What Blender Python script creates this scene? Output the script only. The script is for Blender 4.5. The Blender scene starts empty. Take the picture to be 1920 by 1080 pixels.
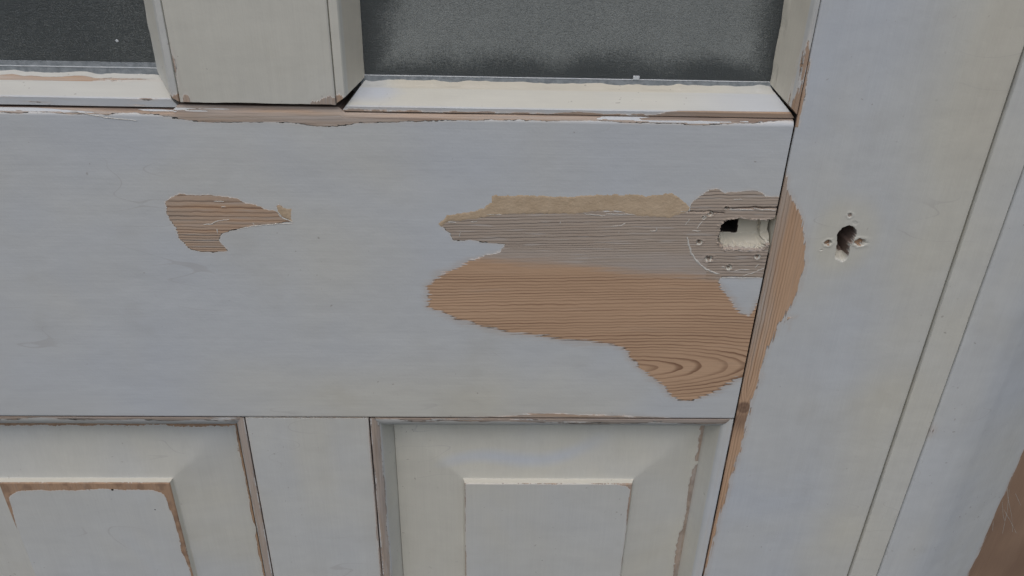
import bpy, math
import numpy as np
from mathutils import Matrix, Vector

# ------------------------------------------------------------------ camera, sky, sun, exposure
scene = bpy.context.scene
col = scene.collection
cam_d = bpy.data.cameras.new('camera')
cam = bpy.data.objects.new('camera', cam_d); col.objects.link(cam)
cam_d.sensor_width = 36.0
cam_d.lens = 27.19
cam_d.clip_start = 0.01; cam_d.clip_end = 200.0
_p, _y, _r = math.radians(28.903), math.radians(2.051), math.radians(1.505)   # phone tipped down, turned and rolled a little
_f = Vector((math.sin(_y)*math.cos(_p), math.cos(_y)*math.cos(_p), -math.sin(_p)))
_rt = Vector((math.cos(_y), -math.sin(_y), 0.0)); _up = _rt.cross(_f)
_rt, _up = _rt*math.cos(_r) + _up*math.sin(_r), -_rt*math.sin(_r) + _up*math.cos(_r)
_m = Matrix((_rt, _up, -_f)).transposed().to_4x4()
_m.translation = Vector((-0.01441, -0.40244, 0.22233))
cam.matrix_world = _m
scene.camera = cam

SUN_ELEV = 62.0                         # veiled sun, high in front of the door and a little to its left
world = bpy.data.worlds.new('World'); scene.world = world; world.use_nodes = True
wn = world.node_tree
bg = wn.nodes['Background']
sky = wn.nodes.new('ShaderNodeTexSky'); sky.sky_type = 'NISHITA'; sky.sun_disc = False
sky.sun_elevation = math.radians(SUN_ELEV)
sky.air_density = 1.0; sky.dust_density = 3.6; sky.ozone_density = 1.0
wn.links.new(sky.outputs[0], bg.inputs[0]); bg.inputs[1].default_value = 0.11
sun_d = bpy.data.lights.new('sun', 'SUN'); sun_d.energy = 1.0; sun_d.angle = math.radians(100); sun_d.color = (1.0, 0.975, 0.94)
sun = bpy.data.objects.new('sun', sun_d); col.objects.link(sun)
_sd = Vector((-0.24, -0.95, 0.0)).normalized() * math.cos(math.radians(SUN_ELEV)) + Vector((0, 0, math.sin(math.radians(SUN_ELEV))))
sun.rotation_euler = _sd.to_track_quat('Z', 'Y').to_euler()
sun.location = _sd * 3
sky.sun_rotation = math.atan2(_sd.x, _sd.y)
vs = scene.view_settings
vs.view_transform = 'Standard'; vs.look = 'None'; vs.gamma = 1.0; vs.use_curve_mapping = False
vs.exposure = -0.08
cy = scene.cycles
cy.max_bounces = 5; cy.diffuse_bounces = 3; cy.glossy_bounces = 2; cy.transmission_bounces = 4; cy.caustics_reflective = False; cy.caustics_refractive = False

# ------------------------------------------------------------------ outlines measured on the door face (mm: x to the right, z up)
PATCH_SMALL = [(-194.2,52.1), (-192.4,54.1), (-188.4,56.1), (-184.8,57.7), (-175.1,57.1), (-168.6,57.2), (-160.7,56.5), (-154.2,55.4), (-149.2,52.7), (-143.8,51.5), (-139.6,49.6), (-133.2,47.7), (-130.7,44.5), (-124.7,41.3), (-134.9,39.9), (-143.2,39.1), (-147.1,38.1), (-154.8,36.6), (-162.5,35.0), (-165.9,32.5), (-167.0,30.4), (-167.3,28.3), (-165.4,25.8), (-163.6,23.7), (-164.5,22.1), (-171.4,21.4), (-179.7,21.8), (-185.4,23.4), (-188.1,27.2), (-190.3,31.8), (-191.2,36.7), (-193.4,41.2), (-194.1,47.3)]
FILLER_SMALL = [(-132.4,51.3), (-130.9,51.7), (-128.6,49.3), (-124.5,49.4), (-125.5,44.5), (-124.7,41.3), (-130.0,44.1), (-132.2,47.3)]
PATCH_MAIN = [(-37.2,43.8), (-19.2,47.3), (10.9,49.3), (41.0,50.7), (71.4,49.8), (86.8,48.0), (98.7,50.8), (99.3,55.3), (102.4,58.9), (108.1,63.8), (111.8,65.1), (115.0,63.9), (118.2,62.4), (130.0,64.4), (133.6,64.2), (140.8,61.1), (152.0,59.9), (152.8,26.5), (152.3,8.8), (136.4,8.3), (124.2,8.2), (124.1,4.9), (128.3,-1.2), (132.9,-6.0), (136.3,-10.4), (141.0,-15.3), (145.7,-17.5), (147.7,-10.3), (151.8,-5.8), (151.8,-62.8), (147.3,-64.9), (143.9,-67.5), (138.3,-71.3), (133.2,-76.4), (125.7,-80.3), (118.4,-83.0), (111.3,-82.1), (105.7,-79.6), (102.5,-75.8), (98.6,-72.4), (93.9,-67.4), (86.4,-62.0), (80.8,-57.1), (74.9,-49.0), (71.7,-43.0), (64.0,-39.9), (52.9,-38.8), (40.6,-37.8), (20.6,-34.4), (0.7,-32.2), (-18.9,-27.0), (-35.1,-21.4), (-43.1,-18.1), (-47.9,-15.2), (-50.1,-13.3), (-50.5,-6.0), (-50.3,1.3), (-47.3,6.0), (-39.4,10.7), (-31.5,15.0), (-25.3,18.9), (-15.4,22.1), (-6.7,24.6), (-4.7,29.1), (-13.0,29.4), (-20.6,30.6), (-28.3,30.5), (-35.3,30.8), (-37.4,35.5), (-41.3,39.1), (-42.4,41.4)]
FILLER_MAIN = [(-43.0,41.4), (-37.8,46.1), (-32.7,47.1), (-23.7,48.9), (-17.1,51.2), (-12.6,54.8), (-12.7,58.7), (-1.4,58.8), (13.5,59.0), (28.5,58.6), (43.4,59.7), (55.3,60.2), (65.8,60.7), (73.4,59.8), (79.9,60.6), (88.2,61.6), (92.2,58.8), (97.1,55.6), (99.3,52.7), (98.7,50.5), (93.5,48.7), (90.1,46.4), (83.0,47.0), (76.3,47.2), (71.7,46.8), (68.6,47.4), (59.2,50.3), (47.1,50.1), (36.6,48.3), (17.6,48.1), (8.5,48.3), (-2.0,47.8), (-14.6,46.0), (-23.7,43.9), (-36.7,42.8), (-41.9,39.7)]
CAVITY = [(118.9,41.0), (119.8,43.9), (124.7,45.8), (128.4,46.5), (135.5,45.6), (144.0,45.3), (149.6,46.7), (150.3,40.1), (150.1,33.4), (149.4,31.2), (147.2,29.9), (146.1,27.7), (141.1,27.1), (131.6,27.3), (123.8,27.2), (120.4,30.0), (118.8,33.8), (119.0,38.1)]
POCKET = [(121.0,43.3), (131.8,43.4), (132.1,33.3), (122.5,34.1)]
KEYHOLE = [(187.5,37.1), (187.9,38.8), (189.8,41.7), (193.2,43.3), (195.6,42.5), (198.1,40.1), (198.7,37.7), (198.2,34.8), (197.7,32.3), (196.5,31.1), (197.0,27.3), (197.4,24.0), (196.7,21.9), (194.8,20.1), (192.3,21.0), (190.0,22.6), (189.2,24.7), (189.2,28.1), (188.8,32.2)]
KEY_SCREWS = [(183.4,32.0,2.0,3), (202.2,32.4,2.6,3.2), (192.1,49.5,1.5,0.55), (196.3,44.6,1.6,0.15), (180.4,27.3,0.8,0.5)]
RAIL_SCREWS = [(107.9,31.4,1.6,1.6), (114.9,20.8,1.9,1.8), (127.7,15.2,1.6,1.3), (120.5,53.0,1.0,2), (143.5,22.5,1.7,1.4), (111.9,49.2,1.3,1.2), (108.4,47.1,1.2,0.9)]
STILE_PATCH = [(151.3,72.6), (152.8,66.4), (157.3,59.4), (163.1,50.3), (167.9,42.0), (170.6,31.9), (172.9,19.7), (173.2,9.0), (172.2,-1.9), (171.1,-9.4), (169.4,-15.8), (165.6,-23.5), (164.1,-33.2), (162.2,-41.1), (160.0,-51.2), (160.9,-61.5), (160.3,-72.0), (158.9,-79.7), (159.1,-89.3), (158.7,-97.2), (158.9,-108.5), (159.0,-117.6), (158.2,-128.4), (157.1,-143.7), (155.9,-164.4), (154.6,-187.5), (154.1,-210.0), (153.2,-247.0), (139.4,-252.8), (143.6,-171.0), (143.8,-99.5), (143.9,-36.5), (144.6,15.9), (146.5,56.6), (148.6,74.2)]
STILE_TOP = [(148.7,136.6), (150.7,136.1), (151.2,131.2), (151.5,125.7), (152.1,120.1), (152.3,116.8), (152.2,111.6), (151.8,105.3), (151.9,100.6), (147.1,99.9), (144.8,125.6)]
STILE_SMEAR = [(167.7,-16.9), (177.0,-17.6), (171.9,-21.5), (174.1,-29.2), (171.9,-28.4), (170.0,-22.3), (167.5,-23.1)]
KNOT = (154.3,-88.0)
ARCH = (132.0,-57.6)
RAIL_TOP = [(-279.3,103.4), (-268.4,103.6), (-246.0,103.7), (-233.0,103.3), (-220.6,103.8), (-200.0,104.4), (-187.9,103.2), (-180.2,100.2), (-173.5,98.9), (-159.8,98.0), (-137.5,98.3), (-123.5,98.5), (-111.0,97.6), (-104.1,96.8), (-95.6,97.0), (-85.1,98.6), (-67.3,99.4), (-32.0,100.9), (-2.3,101.6), (19.0,101.7), (50.9,101.6), (68.9,101.3), (97.8,100.6), (133.6,102.4), (152.1,103.5)]
RAIL_BOTTOM = [(-347.4,-98.7), (-327.2,-98.6), (-259.5,-97.9), (-239.6,-96.5), (-225.6,-98.1), (-91.6,-96.6), (-67.4,-96.5), (-39.6,-96.8), (-6.9,-95.3), (9.8,-93.1), (37.0,-92.5), (64.8,-93.7), (92.8,-94.9), (109.6,-96.6), (157.9,-98.6)]
FIELD_LEFT_INNER = [(-345.8,-173.0), (-338.7,-168.6), (-328.3,-167.6), (-299.6,-168.0), (-282.1,-166.5), (-265.1,-167.5), (-247.9,-167.5), (-241.4,-170.0), (-238.8,-175.5), (-237.9,-188.2), (-236.9,-209.8), (-237.8,-227.2), (-235.9,-242.8), (-235.2,-256.6), (-226.4,-353.7), (-328.8,-352.7), (-352.6,-256.1), (-352.3,-233.5), (-350.9,-212.3), (-348.2,-193.4), (-347.0,-178.6)]
FIELD_RIGHT_CORNER = [(75.5,-161.1), (84.8,-163.6), (87.4,-167.1), (87.8,-178.4), (87.5,-192.0), (89.0,-203.7), (98.9,-203.7), (94.1,-157.6), (75.2,-157.6)]
PANEL_FLAKE = [(134.6,-154.2), (132.6,-165.3), (132.8,-178.2), (134.3,-198.3), (133.4,-215.8), (130.8,-220.8), (131.4,-242.5), (132.8,-269.8), (132.5,-310.4), (155.3,-310.6), (144.3,-146.7)]
ARC = [(100.4,34.9), (102.0,29.4), (104.2,24.2), (107.2,19.9), (110.4,16.8), (113.9,14.2), (118.2,12.0), (122.8,10.7)]
CRACK_A = [(120.5,53.0), (124.3,52.8), (128.9,53.1), (134.9,53.5), (140.2,53.5), (149.8,53.4)]
CRACK_B = [(98.8,50.0), (105.6,50.5), (111.6,50.9), (114.0,50.3), (119.4,50.1)]
STREAKS = [[(122.1,52.2), (129.0,52.2), (136.0,51.8)],[(135.7,53.2), (139.7,52.1), (144.3,52.4), (148.2,51.6)],[(123.5,58.1), (128.7,58.3)],[(108.6,45.5), (106.0,42.1), (105.2,40.0)],[(109.0,48.0), (107.7,46.3)],[(100.5,46.2), (98.3,42.4)],[(102.6,38.7), (107.7,38.6)],[(92.6,50.6), (97.6,50.6)],[(130.9,12.6), (135.4,14.0), (140.3,13.6)],[(136.9,9.7), (143.0,11.9), (148.8,15.0)],[(143.2,15.0), (145.1,17.7)],[(123.3,15.4), (125.6,15.4)],[(124.4,8.1), (136.4,8.4), (148.4,8.5)],[(140.5,21.1), (145.3,21.0)],[(-174.9,39.0), (-170.0,39.5), (-167.5,41.0), (-159.9,42.4)],[(-166.7,53.1), (-161.2,53.2)],[(-167.8,36.6), (-167.9,33.7)],[(-163.1,49.9), (-160.6,50.0)],[(-155.2,36.6), (-147.1,38.5), (-136.5,39.7), (-124.8,40.4)],[(-132.5,47.7), (-130.0,43.6), (-124.7,41.3)],[(-147.1,40.6), (-146.3,38.9)],[(-30.2,36.2), (-31.0,32.9)],[(26.7,43.6), (26.4,41.9)],[(55.9,40.8), (61.5,41.5), (64.1,43.2)],[(78.0,38.2), (82.2,38.3), (82.0,40.5)],[(60.4,37.8), (60.5,36.5)],[(-15.4,47.2), (-7.1,47.3)],[(-24.4,42.5), (-20.7,43.0)],[(-37.3,42.4), (-32.7,42.0)],[(39.7,48.3), (51.9,47.2)],[(51.8,48.4), (68.5,48.3)]]
LIP_A = [(-232.5,103.3), (-227.8,102.3), (-222.6,101.2), (-216.1,99.9), (-208.0,99.2), (-199.3,98.5)]
LIP_B = [(-123.8,41.0), (-109.4,40.9), (-91.5,40.8), (-73.5,41.0), (-58.4,40.5), (-43.9,40.7)]
DOTS = [(-274.2,-167.0), (-248.6,-185.7), (-366.8,-240.2)]

# ------------------------------------------------------------------ numeric helpers (all in mm)
def hash2(ix, iz, seed):
    n = (ix.astype(np.int64)*374761393 + iz.astype(np.int64)*668265263 + seed*1442695041) & 0x7fffffff
    n = ((n ^ (n >> 13))*1274126177) & 0x7fffffff
    return ((n ^ (n >> 16)) & 0xffff)/65535.0
def vnoise(x, z, fx, fz=None, seed=0):
    if fz is None: fz = fx
    x = np.asarray(x, float)*fx + 1000.0; z = np.asarray(z, float)*fz + 1000.0
    ix = np.floor(x); iz = np.floor(z); u = x-ix; v = z-iz
    u = u*u*(3-2*u); v = v*v*(3-2*v)
    a = hash2(ix, iz, seed); b = hash2(ix+1, iz, seed); c = hash2(ix, iz+1, seed); d = hash2(ix+1, iz+1, seed)
    return (a*(1-u)+b*u)*(1-v)+(c*(1-u)+d*u)*v
def fbm(x, z, fx, fz=None, seed=0, n=3):
    if fz is None: fz = fx
    t = 0; a = 1.0; s = 0
    for k in range(n):
        t = t + a*vnoise(x, z, fx*2**k, fz*2**k, seed+17*k); s += a; a *= .5
    return t/s
def sdist(x, z, poly):                      # signed distance, positive inside the outline
    x = np.asarray(x, float); z = np.asarray(z, float)
    best = np.full(x.shape, 1e9); inside = np.zeros(x.shape, bool)
    n = len(poly)
    for i in range(n):
        x0, z0 = poly[i]; x1, z1 = poly[(i+1) % n]
        dx, dz = x1-x0, z1-z0
        t = np.clip(((x-x0)*dx+(z-z0)*dz)/(dx*dx+dz*dz+1e-9), 0, 1)
        best = np.minimum(best, (x-x0-t*dx)**2+(z-z0-t*dz)**2)
        if z0 != z1:
            inside ^= ((z0 > z) != (z1 > z)) & (x < dx*(z-z0)/dz+x0)
    return np.where(inside, 1, -1)*np.sqrt(best)
def warped(x, z, poly, amp=1.5, f=.13, seed=500):
    return sdist(x+amp*(fbm(x, z, f, seed=seed)-.5)*1.6, z+amp*(fbm(x, z, f, seed=seed+5)-.5), poly)
def ldist(x, z, line):
    best = np.full(np.shape(x), 1e9)
    for (x0, z0), (x1, z1) in zip(line[:-1], line[1:]):
        dx, dz = x1-x0, z1-z0
        t = np.clip(((x-x0)*dx+(z-z0)*dz)/(dx*dx+dz*dz+1e-9), 0, 1)
        best = np.minimum(best, (x-x0-t*dx)**2+(z-z0-t*dz)**2)
    return np.sqrt(best)
def sstep(a, b, x):
    t = np.clip((x-a)/(b-a), 0, 1); return t*t*(3-2*t)
def lines(*segs):                           # grid lines: (start, end, step) runs joined
    out = [segs[0][0]]
    for a, b, s in segs:
        n = max(1, int(round((b-a)/s))); out += list(np.linspace(a, b, n+1)[1:])
    return np.array(out)

# ------------------------------------------------------------------ materials
class G:
    def __init__(s, name):
        s.m = bpy.data.materials.new(name); s.m.use_nodes = True
        s.t = s.m.node_tree; s.t.nodes.clear()
        s.out = s.t.nodes.new('ShaderNodeOutputMaterial')
    def n(s, typ, **kw):
        nd = s.t.nodes.new('ShaderNode'+typ)
        for k, v in kw.items(): setattr(nd, k, v)
        return nd
    def put(s, sock, v):
        if isinstance(v, bpy.types.NodeSocket): s.t.links.new(v, sock)
        else: sock.default_value = v if not (isinstance(v, tuple) and len(v) == 3 and sock.type == 'RGBA') else (*v, 1)
    def math(s, op, a, b=0.0, c=0.0, clamp=False):
        nd = s.n('Math', operation=op, use_clamp=clamp)
        for i, v in enumerate((a, b, c)): s.put(nd.inputs[i], v)
        return nd.outputs[0]
    def add(s, a, b): return s.math('ADD', a, b)
    def mul(s, a, b): return s.math('MULTIPLY', a, b)
    def attr(s, name): return s.n('Attribute', attribute_name=name).outputs['Fac']
    def mr(s, v, a, b, c=0.0, d=1.0, smooth=True):
        nd = s.n('MapRange', interpolation_type='SMOOTHSTEP' if smooth else 'LINEAR')
        for i, q in enumerate((v, a, b, c, d)): s.put(nd.inputs[i], q)
        return nd.outputs[0]
    def mix(s, f, a, b, mode='MIX'):
        nd = s.n('Mix', data_type='RGBA', blend_type=mode)
        s.put(nd.inputs[0], f); s.put(nd.inputs[6], a); s.put(nd.inputs[7], b)
        return nd.outputs[2]
    def noise(s, vec, scale, detail=2.0, rough=.5, dist=0.0):
        nd = s.n('TexNoise')
        s.put(nd.inputs['Vector'], vec); nd.inputs['Scale'].default_value = scale
        nd.inputs['Detail'].default_value = detail; nd.inputs['Roughness'].default_value = rough
        nd.inputs['Distortion'].default_value = dist
        return nd.outputs['Fac']
    def scaled(s, vec, sc, rot=(0, 0, 0)):
        nd = s.n('Mapping'); s.put(nd.inputs['Vector'], vec); nd.inputs['Scale'].default_value = sc
        nd.inputs['Rotation'].default_value = rot
        return nd.outputs[0]
    def coords(s): return s.n('TexCoord').outputs['Object']
    def bump(s, h, dist, strength=1.0, normal=None):
        nd = s.n('Bump'); nd.inputs['Distance'].default_value = dist; nd.inputs['Strength'].default_value = strength
        s.put(nd.inputs['Height'], h)
        if normal is not None: s.put(nd.inputs['Normal'], normal)
        return nd.outputs[0]
    def finish(s, shader):
        s.t.links.new(shader, s.out.inputs['Surface']); return s.m

def painted_wood(name, vertical):
    """old white paint over pine; attributes: bare (mm inside a sanded patch), feather, grey, grain (ring count), cream, stain"""
    g = G(name); P = g.coords()
    al, ac = (1, 1, .06) if vertical else (.06, 1, 1), None
    A = g.scaled(P, al)                                     # stretched along the grain
    bare, fea, grey, grain, cream, stain_shade = (g.attr(k) for k in ('bare', 'feather', 'grey', 'grain', 'cream', 'stain_shade'))
    plain = g.attr('plain')
    grey = g.mr(g.add(grey, g.mul(g.add(g.noise(g.scaled(P, (1, 1, .05) if vertical else (.05, 1, 1)), 330, 2, .6), -.5), 1.1)), .08, .92)
    n1 = g.add(g.noise(A, 900, 1), -.5); n2 = g.add(g.noise(P, 420, 1.5, .6), -.5); n3 = g.add(g.noise(P, 110, 1), -.5)
    ringw = g.math('FRACT', g.add(grain, g.mul(n3, .5)))
    wn_ = g.n('TexWhiteNoise', noise_dimensions='1D'); g.put(wn_.inputs['W'], g.math('FLOOR', g.add(grain, g.mul(n3, .5))))
    late = g.mul(g.mr(ringw, .50, .88), g.mr(ringw, 1.0, .93))
    late = g.mul(late, g.mul(g.add(.55, g.mul(wn_.outputs['Value'], .45)), g.mr(g.noise(A, 130, 0), .25, .6, .55, 1.0)))
    late = g.mul(late, g.math('SUBTRACT', 1.0, g.mul(plain, .82)))      # dark late wood, sharp on one side
    amp = g.add(1.1, g.mul(fea, 5.0))
    sd = g.add(bare, g.add(g.mul(n1, amp), g.add(g.mul(n2, 1.3), g.mul(n3, 1.2))))
    sd = g.add(sd, g.mul(g.add(late, -.35), g.mul(fea, 1.3)))
    mask = g.mr(sd, .02, g.add(.26, g.mul(fea, 1.0)))
    # bare pine
    fib = g.noise(g.scaled(P, (1, 1, .025) if vertical else (.025, 1, 1)), 2600, 1, .6)
    tone = g.noise(g.scaled(P, (1, 1, .2) if vertical else (.2, 1, 1)), 45, 2)
    early = g.mix(tone, (.475, .305, .19), (.65, .445, .29))
    lt = g.mix(tone, (.12, .058, .032), (.22, .105, .052))
    warm = g.mix(g.mul(late, .82), early, lt)
    ge = g.mix(tone, (.40, .33, .268), (.52, .435, .352))
    gl = g.mix(n2, (.10, .085, .08), (.15, .12, .105))
    cold = g.mix(g.mul(late, .85), ge, gl)
    wood = g.mix(grey, warm, cold)
    wood = g.mix(1.0, wood, g.mix(fib, (.80, .79, .78), (1.16, 1.16, 1.16)), 'MULTIPLY')
    # a haze of leftover paint in the pores of the weathered wood
    pores = g.mul(g.mr(g.noise(A, 700, 1, .7), .56, .70), g.mul(grey, .34))
    wood = g.mix(pores, wood, (.56, .545, .52))
    wood = g.mix(g.mul(g.mul(plain, grey), g.mr(g.noise(A, 240, 2), .3, .7, .05, .42)), wood, (.49, .465, .45))
    wood = g.mix(g.mul(stain_shade, .95), wood, (.10, .058, .042))
    wood = g.mix(g.mr(stain_shade, .86, .98), wood, (.018, .014, .012))  # near black: painted shade of joints, moulding grooves and lock pocket
    # paint
    big = g.noise(P, 9, 2, .5, .6); mid = g.noise(g.scaled(P, (1, 1, .3) if vertical else (.3, 1, 1)), 70, 2, .6); fine = g.noise(g.scaled(P, (1, 1, .03) if vertical else (.03, 1, 1)), 1300, 1, .6)
    cf = g.math('ADD', cream, g.mul(g.add(big, -.5), 1.1), clamp=True)
    paint = g.mix(cf, (.56, .60, .642), (.632, .622, .545))
    paint = g.mix(g.mr(cream, 1.0, 2.0, 0.0, 1.0, False), paint, (.62, .565, .445))
    paint = g.mix(1.0, paint, g.mix(mid, (.955, .955, .957), (1.035, 1.035, 1.033)), 'MULTIPLY')
    paint = g.mix(1.0, paint, g.mix(fine, (.965, .965, .968), (1.03, 1.03, 1.03)), 'MULTIPLY')
    scuff = g.noise(g.scaled(P, (.35, 1, 1.6), (0, .5, 0)), 38, 3, .7)
    paint = g.mix(1.0, paint, g.mix(scuff, (.92, .92, .925), (1.07, 1.07, 1.065)), 'MULTIPLY')
    brush = g.mr(g.noise(g.scaled(P, (1, 1, .012) if vertical else (.012, 1, 1)), 420, 2, .7), .30, .72)
    paint = g.mix(1.0, paint, g.mix(brush, (.986, .986, .987), (1.01, 1.01, 1.01)), 'MULTIPLY')
    smudge = g.mr(g.noise(P, 17, 3, .65), .54, .74)
    paint = g.mix(1.0, paint, g.mix(smudge, (1, 1, 1), (.955, .948, .935)), 'MULTIPLY')
    hair = g.math('ABSOLUTE', g.add(g.noise(g.scaled(P, (.5, 1, 1.7), (0, .7, 0)), 26, 1), -.5))
    hair = g.mul(g.mr(hair, .0035, .0012), g.mr(g.noise(P, 13, 1), .56, .66))
    paint = g.mix(g.mul(hair, .30), paint, (.40, .385, .365))
    thin = g.mr(sd, g.add(-2.2, g.mul(fea, -4.0)), .3)                               # paint sanded thin round a patch: pinkish wood shows through
    paint = g.mix(g.mul(g.mul(thin, thin), g.add(.14, g.mul(fea, .34))), paint, (.52, .45, .385))
    rim = g.mul(g.mr(sd, -.75, -.15), g.math('SUBTRACT', 1.0, fea, clamp=True))
    paint = g.mix(g.mul(rim, .55), paint, (.70, .68, .63))
    speck = g.mr(g.noise(g.scaled(P, (1, 1, 1)), 330, 1), .735, .76)
    speck = g.mul(speck, g.mr(g.noise(P, 22, 2), .5, .62))
    paint = g.mix(g.mul(speck, .45), paint, (.25, .22, .19))
    base = g.mix(mask, paint, wood)
    h = g.mul(mask, g.add(-.30, g.mul(fea, .2)))
    h = g.add(h, g.mul(g.mul(mask, late), g.add(.03, g.mul(grey, .16))))
    h = g.add(h, g.mul(g.mul(mask, fib), .05))
    h = g.add(h, g.mul(g.add(g.mul(g.noise(P, 560, 1), 1.5), g.add(fine, g.mul(brush, .3))), .032))
    h = g.add(h, g.mul(g.mul(g.noise(P, 95, 1), .20), g.math('SUBTRACT', 1.0, mask)))
    b = g.n('BsdfPrincipled')
    g.put(b.inputs['Base Color'], base)
    g.put(b.inputs['Roughness'], g.mix(mask, g.mix(mid, (.40,)*3, (.56,)*3), (.82,)*3))
    b.inputs['Specular IOR Level'].default_value = .45
    g.put(b.inputs['Normal'], g.bump(h, .001))
    return g.finish(b.outputs[0])

def simple_rough(name, c0, c1, scale, rough=.75, bumpd=.0002, bscale=700, spec=.3):
    g = G(name); P = g.coords()
    b = g.n('BsdfPrincipled')
    g.put(b.inputs['Base Color'], g.mix(g.mr(g.noise(P, scale, 4, .65), .3, .7), c0, c1))
    b.inputs['Roughness'].default_value = rough; b.inputs['Specular IOR Level'].default_value = spec
    g.put(b.inputs['Normal'], g.bump(g.noise(P, bscale, 3, .6), bumpd))
    return g.finish(b.outputs[0])

def frosted_glass(name, haze, grit):
    """stippled obscure glass; a dusty film lies on it away from the wiped rim (attribute film)"""
    g = G(name); P = g.coords()
    film = g.attr('film')
    st = g.noise(P, 1150, 2, .7); sp = g.noise(P, 520, 2, .7)
    gl = g.n('BsdfPrincipled')
    gl.inputs['Base Color'].default_value = (.40, .45, .45, 1); gl.inputs['Roughness'].default_value = .38
    gl.inputs['Transmission Weight'].default_value = .85; gl.inputs['IOR'].default_value = 1.38
    g.put(gl.inputs['Normal'], g.bump(st, .0006, .8))
    df = g.n('BsdfPrincipled')
    big = g.noise(P, 14, 3, .6)
    g.put(df.inputs['Base Color'], g.mix(big, (.235, .255, .245), (.335, .355, .338)))
    df.inputs['Roughness'].default_value = .6; df.inputs['Specular IOR Level'].default_value = .3
    g.put(df.inputs['Normal'], g.bump(st, .0005, .7))
    amt = g.add(film, g.mul(g.add(st, -.5), grit))
    amt = g.add(amt, g.mul(g.add(sp, -.5), grit*.5))
    amt = g.mul(g.mr(amt, .12, .92), haze)
    ms = g.n('MixShader'); g.put(ms.inputs[0], amt)
    g.t.links.new(gl.outputs[0], ms.inputs[1]); g.t.links.new(df.outputs[0], ms.inputs[2])
    return g.finish(ms.outputs[0])

M_RAIL = painted_wood('painted_pine_horizontal', False)
M_POST = painted_wood('painted_pine_vertical', True)
M_FILL = simple_rough('tan_wood_filler', (.49, .375, .25), (.58, .455, .315), 70, .9, .0003, 600)
M_RESIDUE = simple_rough('cream_paint_residue', (.50, .475, .43), (.70, .68, .62), 300, .7, .0003, 900)
M_PANE_L = frosted_glass('stippled_glass_dark', .40, 1.7)
M_PANE_R = frosted_glass('stippled_glass_filmed', .92, .85)
M_SEAL = simple_rough('clear_grey_sealant', (.20, .225, .24), (.33, .36, .38), 260, .3, .0002, 500, .5)
M_LINE = simple_rough('pale_sealant_edge', (.52, .56, .58), (.68, .71, .72), 400, .35)
M_NAIL = simple_rough('dark_iron', (.012, .011, .010), (.03, .027, .024), 900, .7)
M_ROOM = simple_rough('dark_plaster', (.05, .052, .052), (.075, .075, .072), 6, .9)

# ------------------------------------------------------------------ object helpers
def link(name, mesh, mat, parent=None):
    if mat: mesh.materials.append(mat)
    o = bpy.data.objects.new(name, mesh); col.objects.link(o)
    if parent: o.parent = parent
    return o
def empty(name, label, cat, loc=(0, 0, 0)):
    o = bpy.data.objects.new(name, None); col.objects.link(o)
    o.empty_display_size = .05
    o['label'] = label; o['category'] = cat; o['kind'] = 'thing'
    return o
def mesh_np(name, V, quads, ngons=(), attrs=None, smooth=35):
    me = bpy.data.meshes.new(name)
    V = np.asarray(V, float)/1000.0
    quads = np.asarray(quads, np.int32).reshape(-1, 4)
    nl = quads.size+sum(len(n) for n in ngons)
    me.vertices.add(len(V)); me.vertices.foreach_set('co', V.astype(np.float32).ravel())
    me.loops.add(nl)
    li = list(quads.ravel())
    starts = list(range(0, quads.size, 4)); tot = [4]*len(quads)
    for n in ngons:
        starts.append(len(li)); tot.append(len(n)); li += list(n)
    me.loops.foreach_set('vertex_index', np.array(li, np.int32))
    me.polygons.add(len(starts))
    me.polygons.foreach_set('loop_start', np.array(starts, np.int32))
    me.update(calc_edges=True); me.validate()
    for k, a in (attrs or {}).items():
        at = me.attributes.new(k, 'FLOAT', 'POINT'); at.data.foreach_set('value', np.asarray(a, np.float32).ravel())
    me.shade_smooth()
    me.set_sharp_from_angle(angle=math.radians(smooth))
    return me
def grid_quads(nu, nv, closed=False):
    i, j = np.meshgrid(np.arange(nu-1), np.arange(nv if closed else nv-1), indexing='ij')
    j2 = (j+1) % nv
    return np.stack([i*nv+j, (i+1)*nv+j, (i+1)*nv+j2, i*nv+j2], -1).reshape(-1, 4)
def loft(name, axis, ts, prof, ends, mat, parent, depth=None, attrs=None, shape=None, smooth=35):
    """closed cross-section prof [(a, y)] (a = z for axis 'x', a = x for axis 'z') run along the axis.
    ends(a, y) -> start, end; depth(x, z, y) sinks the front; attrs(x, z, y) -> dict; shape edits (l, a, y)"""
    prof = np.array(prof, float); a = prof[:, 0]; y = prof[:, 1]
    e0, e1 = ends(a, y)
    ts = np.asarray(ts, float)[:, None]
    Lc = e0[None, :]+(e1-e0)[None, :]*ts
    Ac = np.broadcast_to(a, Lc.shape).copy(); Yc = np.broadcast_to(y, Lc.shape).copy()
    if shape: Lc, Ac, Yc = shape(Lc, Ac, Yc)
    X, Z = (Lc, Ac) if axis == 'x' else (Ac, Lc)
    at = attrs(X, Z, Yc) if attrs else None
    if depth is not None: Yc = Yc+depth(X, Z, Yc)
    V = np.stack([X, Yc, Z], -1).reshape(-1, 3)
    nu, nv = Lc.shape
    q = grid_quads(nu, nv, True)
    area = .5*np.sum(a*np.roll(y, -1)-np.roll(a, -1)*y)
    flip = (area > 0) if axis == 'z' else (area < 0)
    c0 = list(range(nv)); c1 = [(nu-1)*nv+k for k in range(nv)]
    if not flip: q = q[:, ::-1]; c1 = c1[::-1]
    else: c0 = c0[::-1]
    c0, c1 = c0[::-1], c1[::-1]
    return link(name, mesh_np(name, V, q, [c0, c1], at, smooth), mat, parent)
def straight(l0, l1): return lambda a, y: (np.full(a.shape, float(l0)), np.full(a.shape, float(l1)))
def tpar(vals): vals = np.asarray(vals, float); return (vals-vals[0])/(vals[-1]-vals[0])
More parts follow.
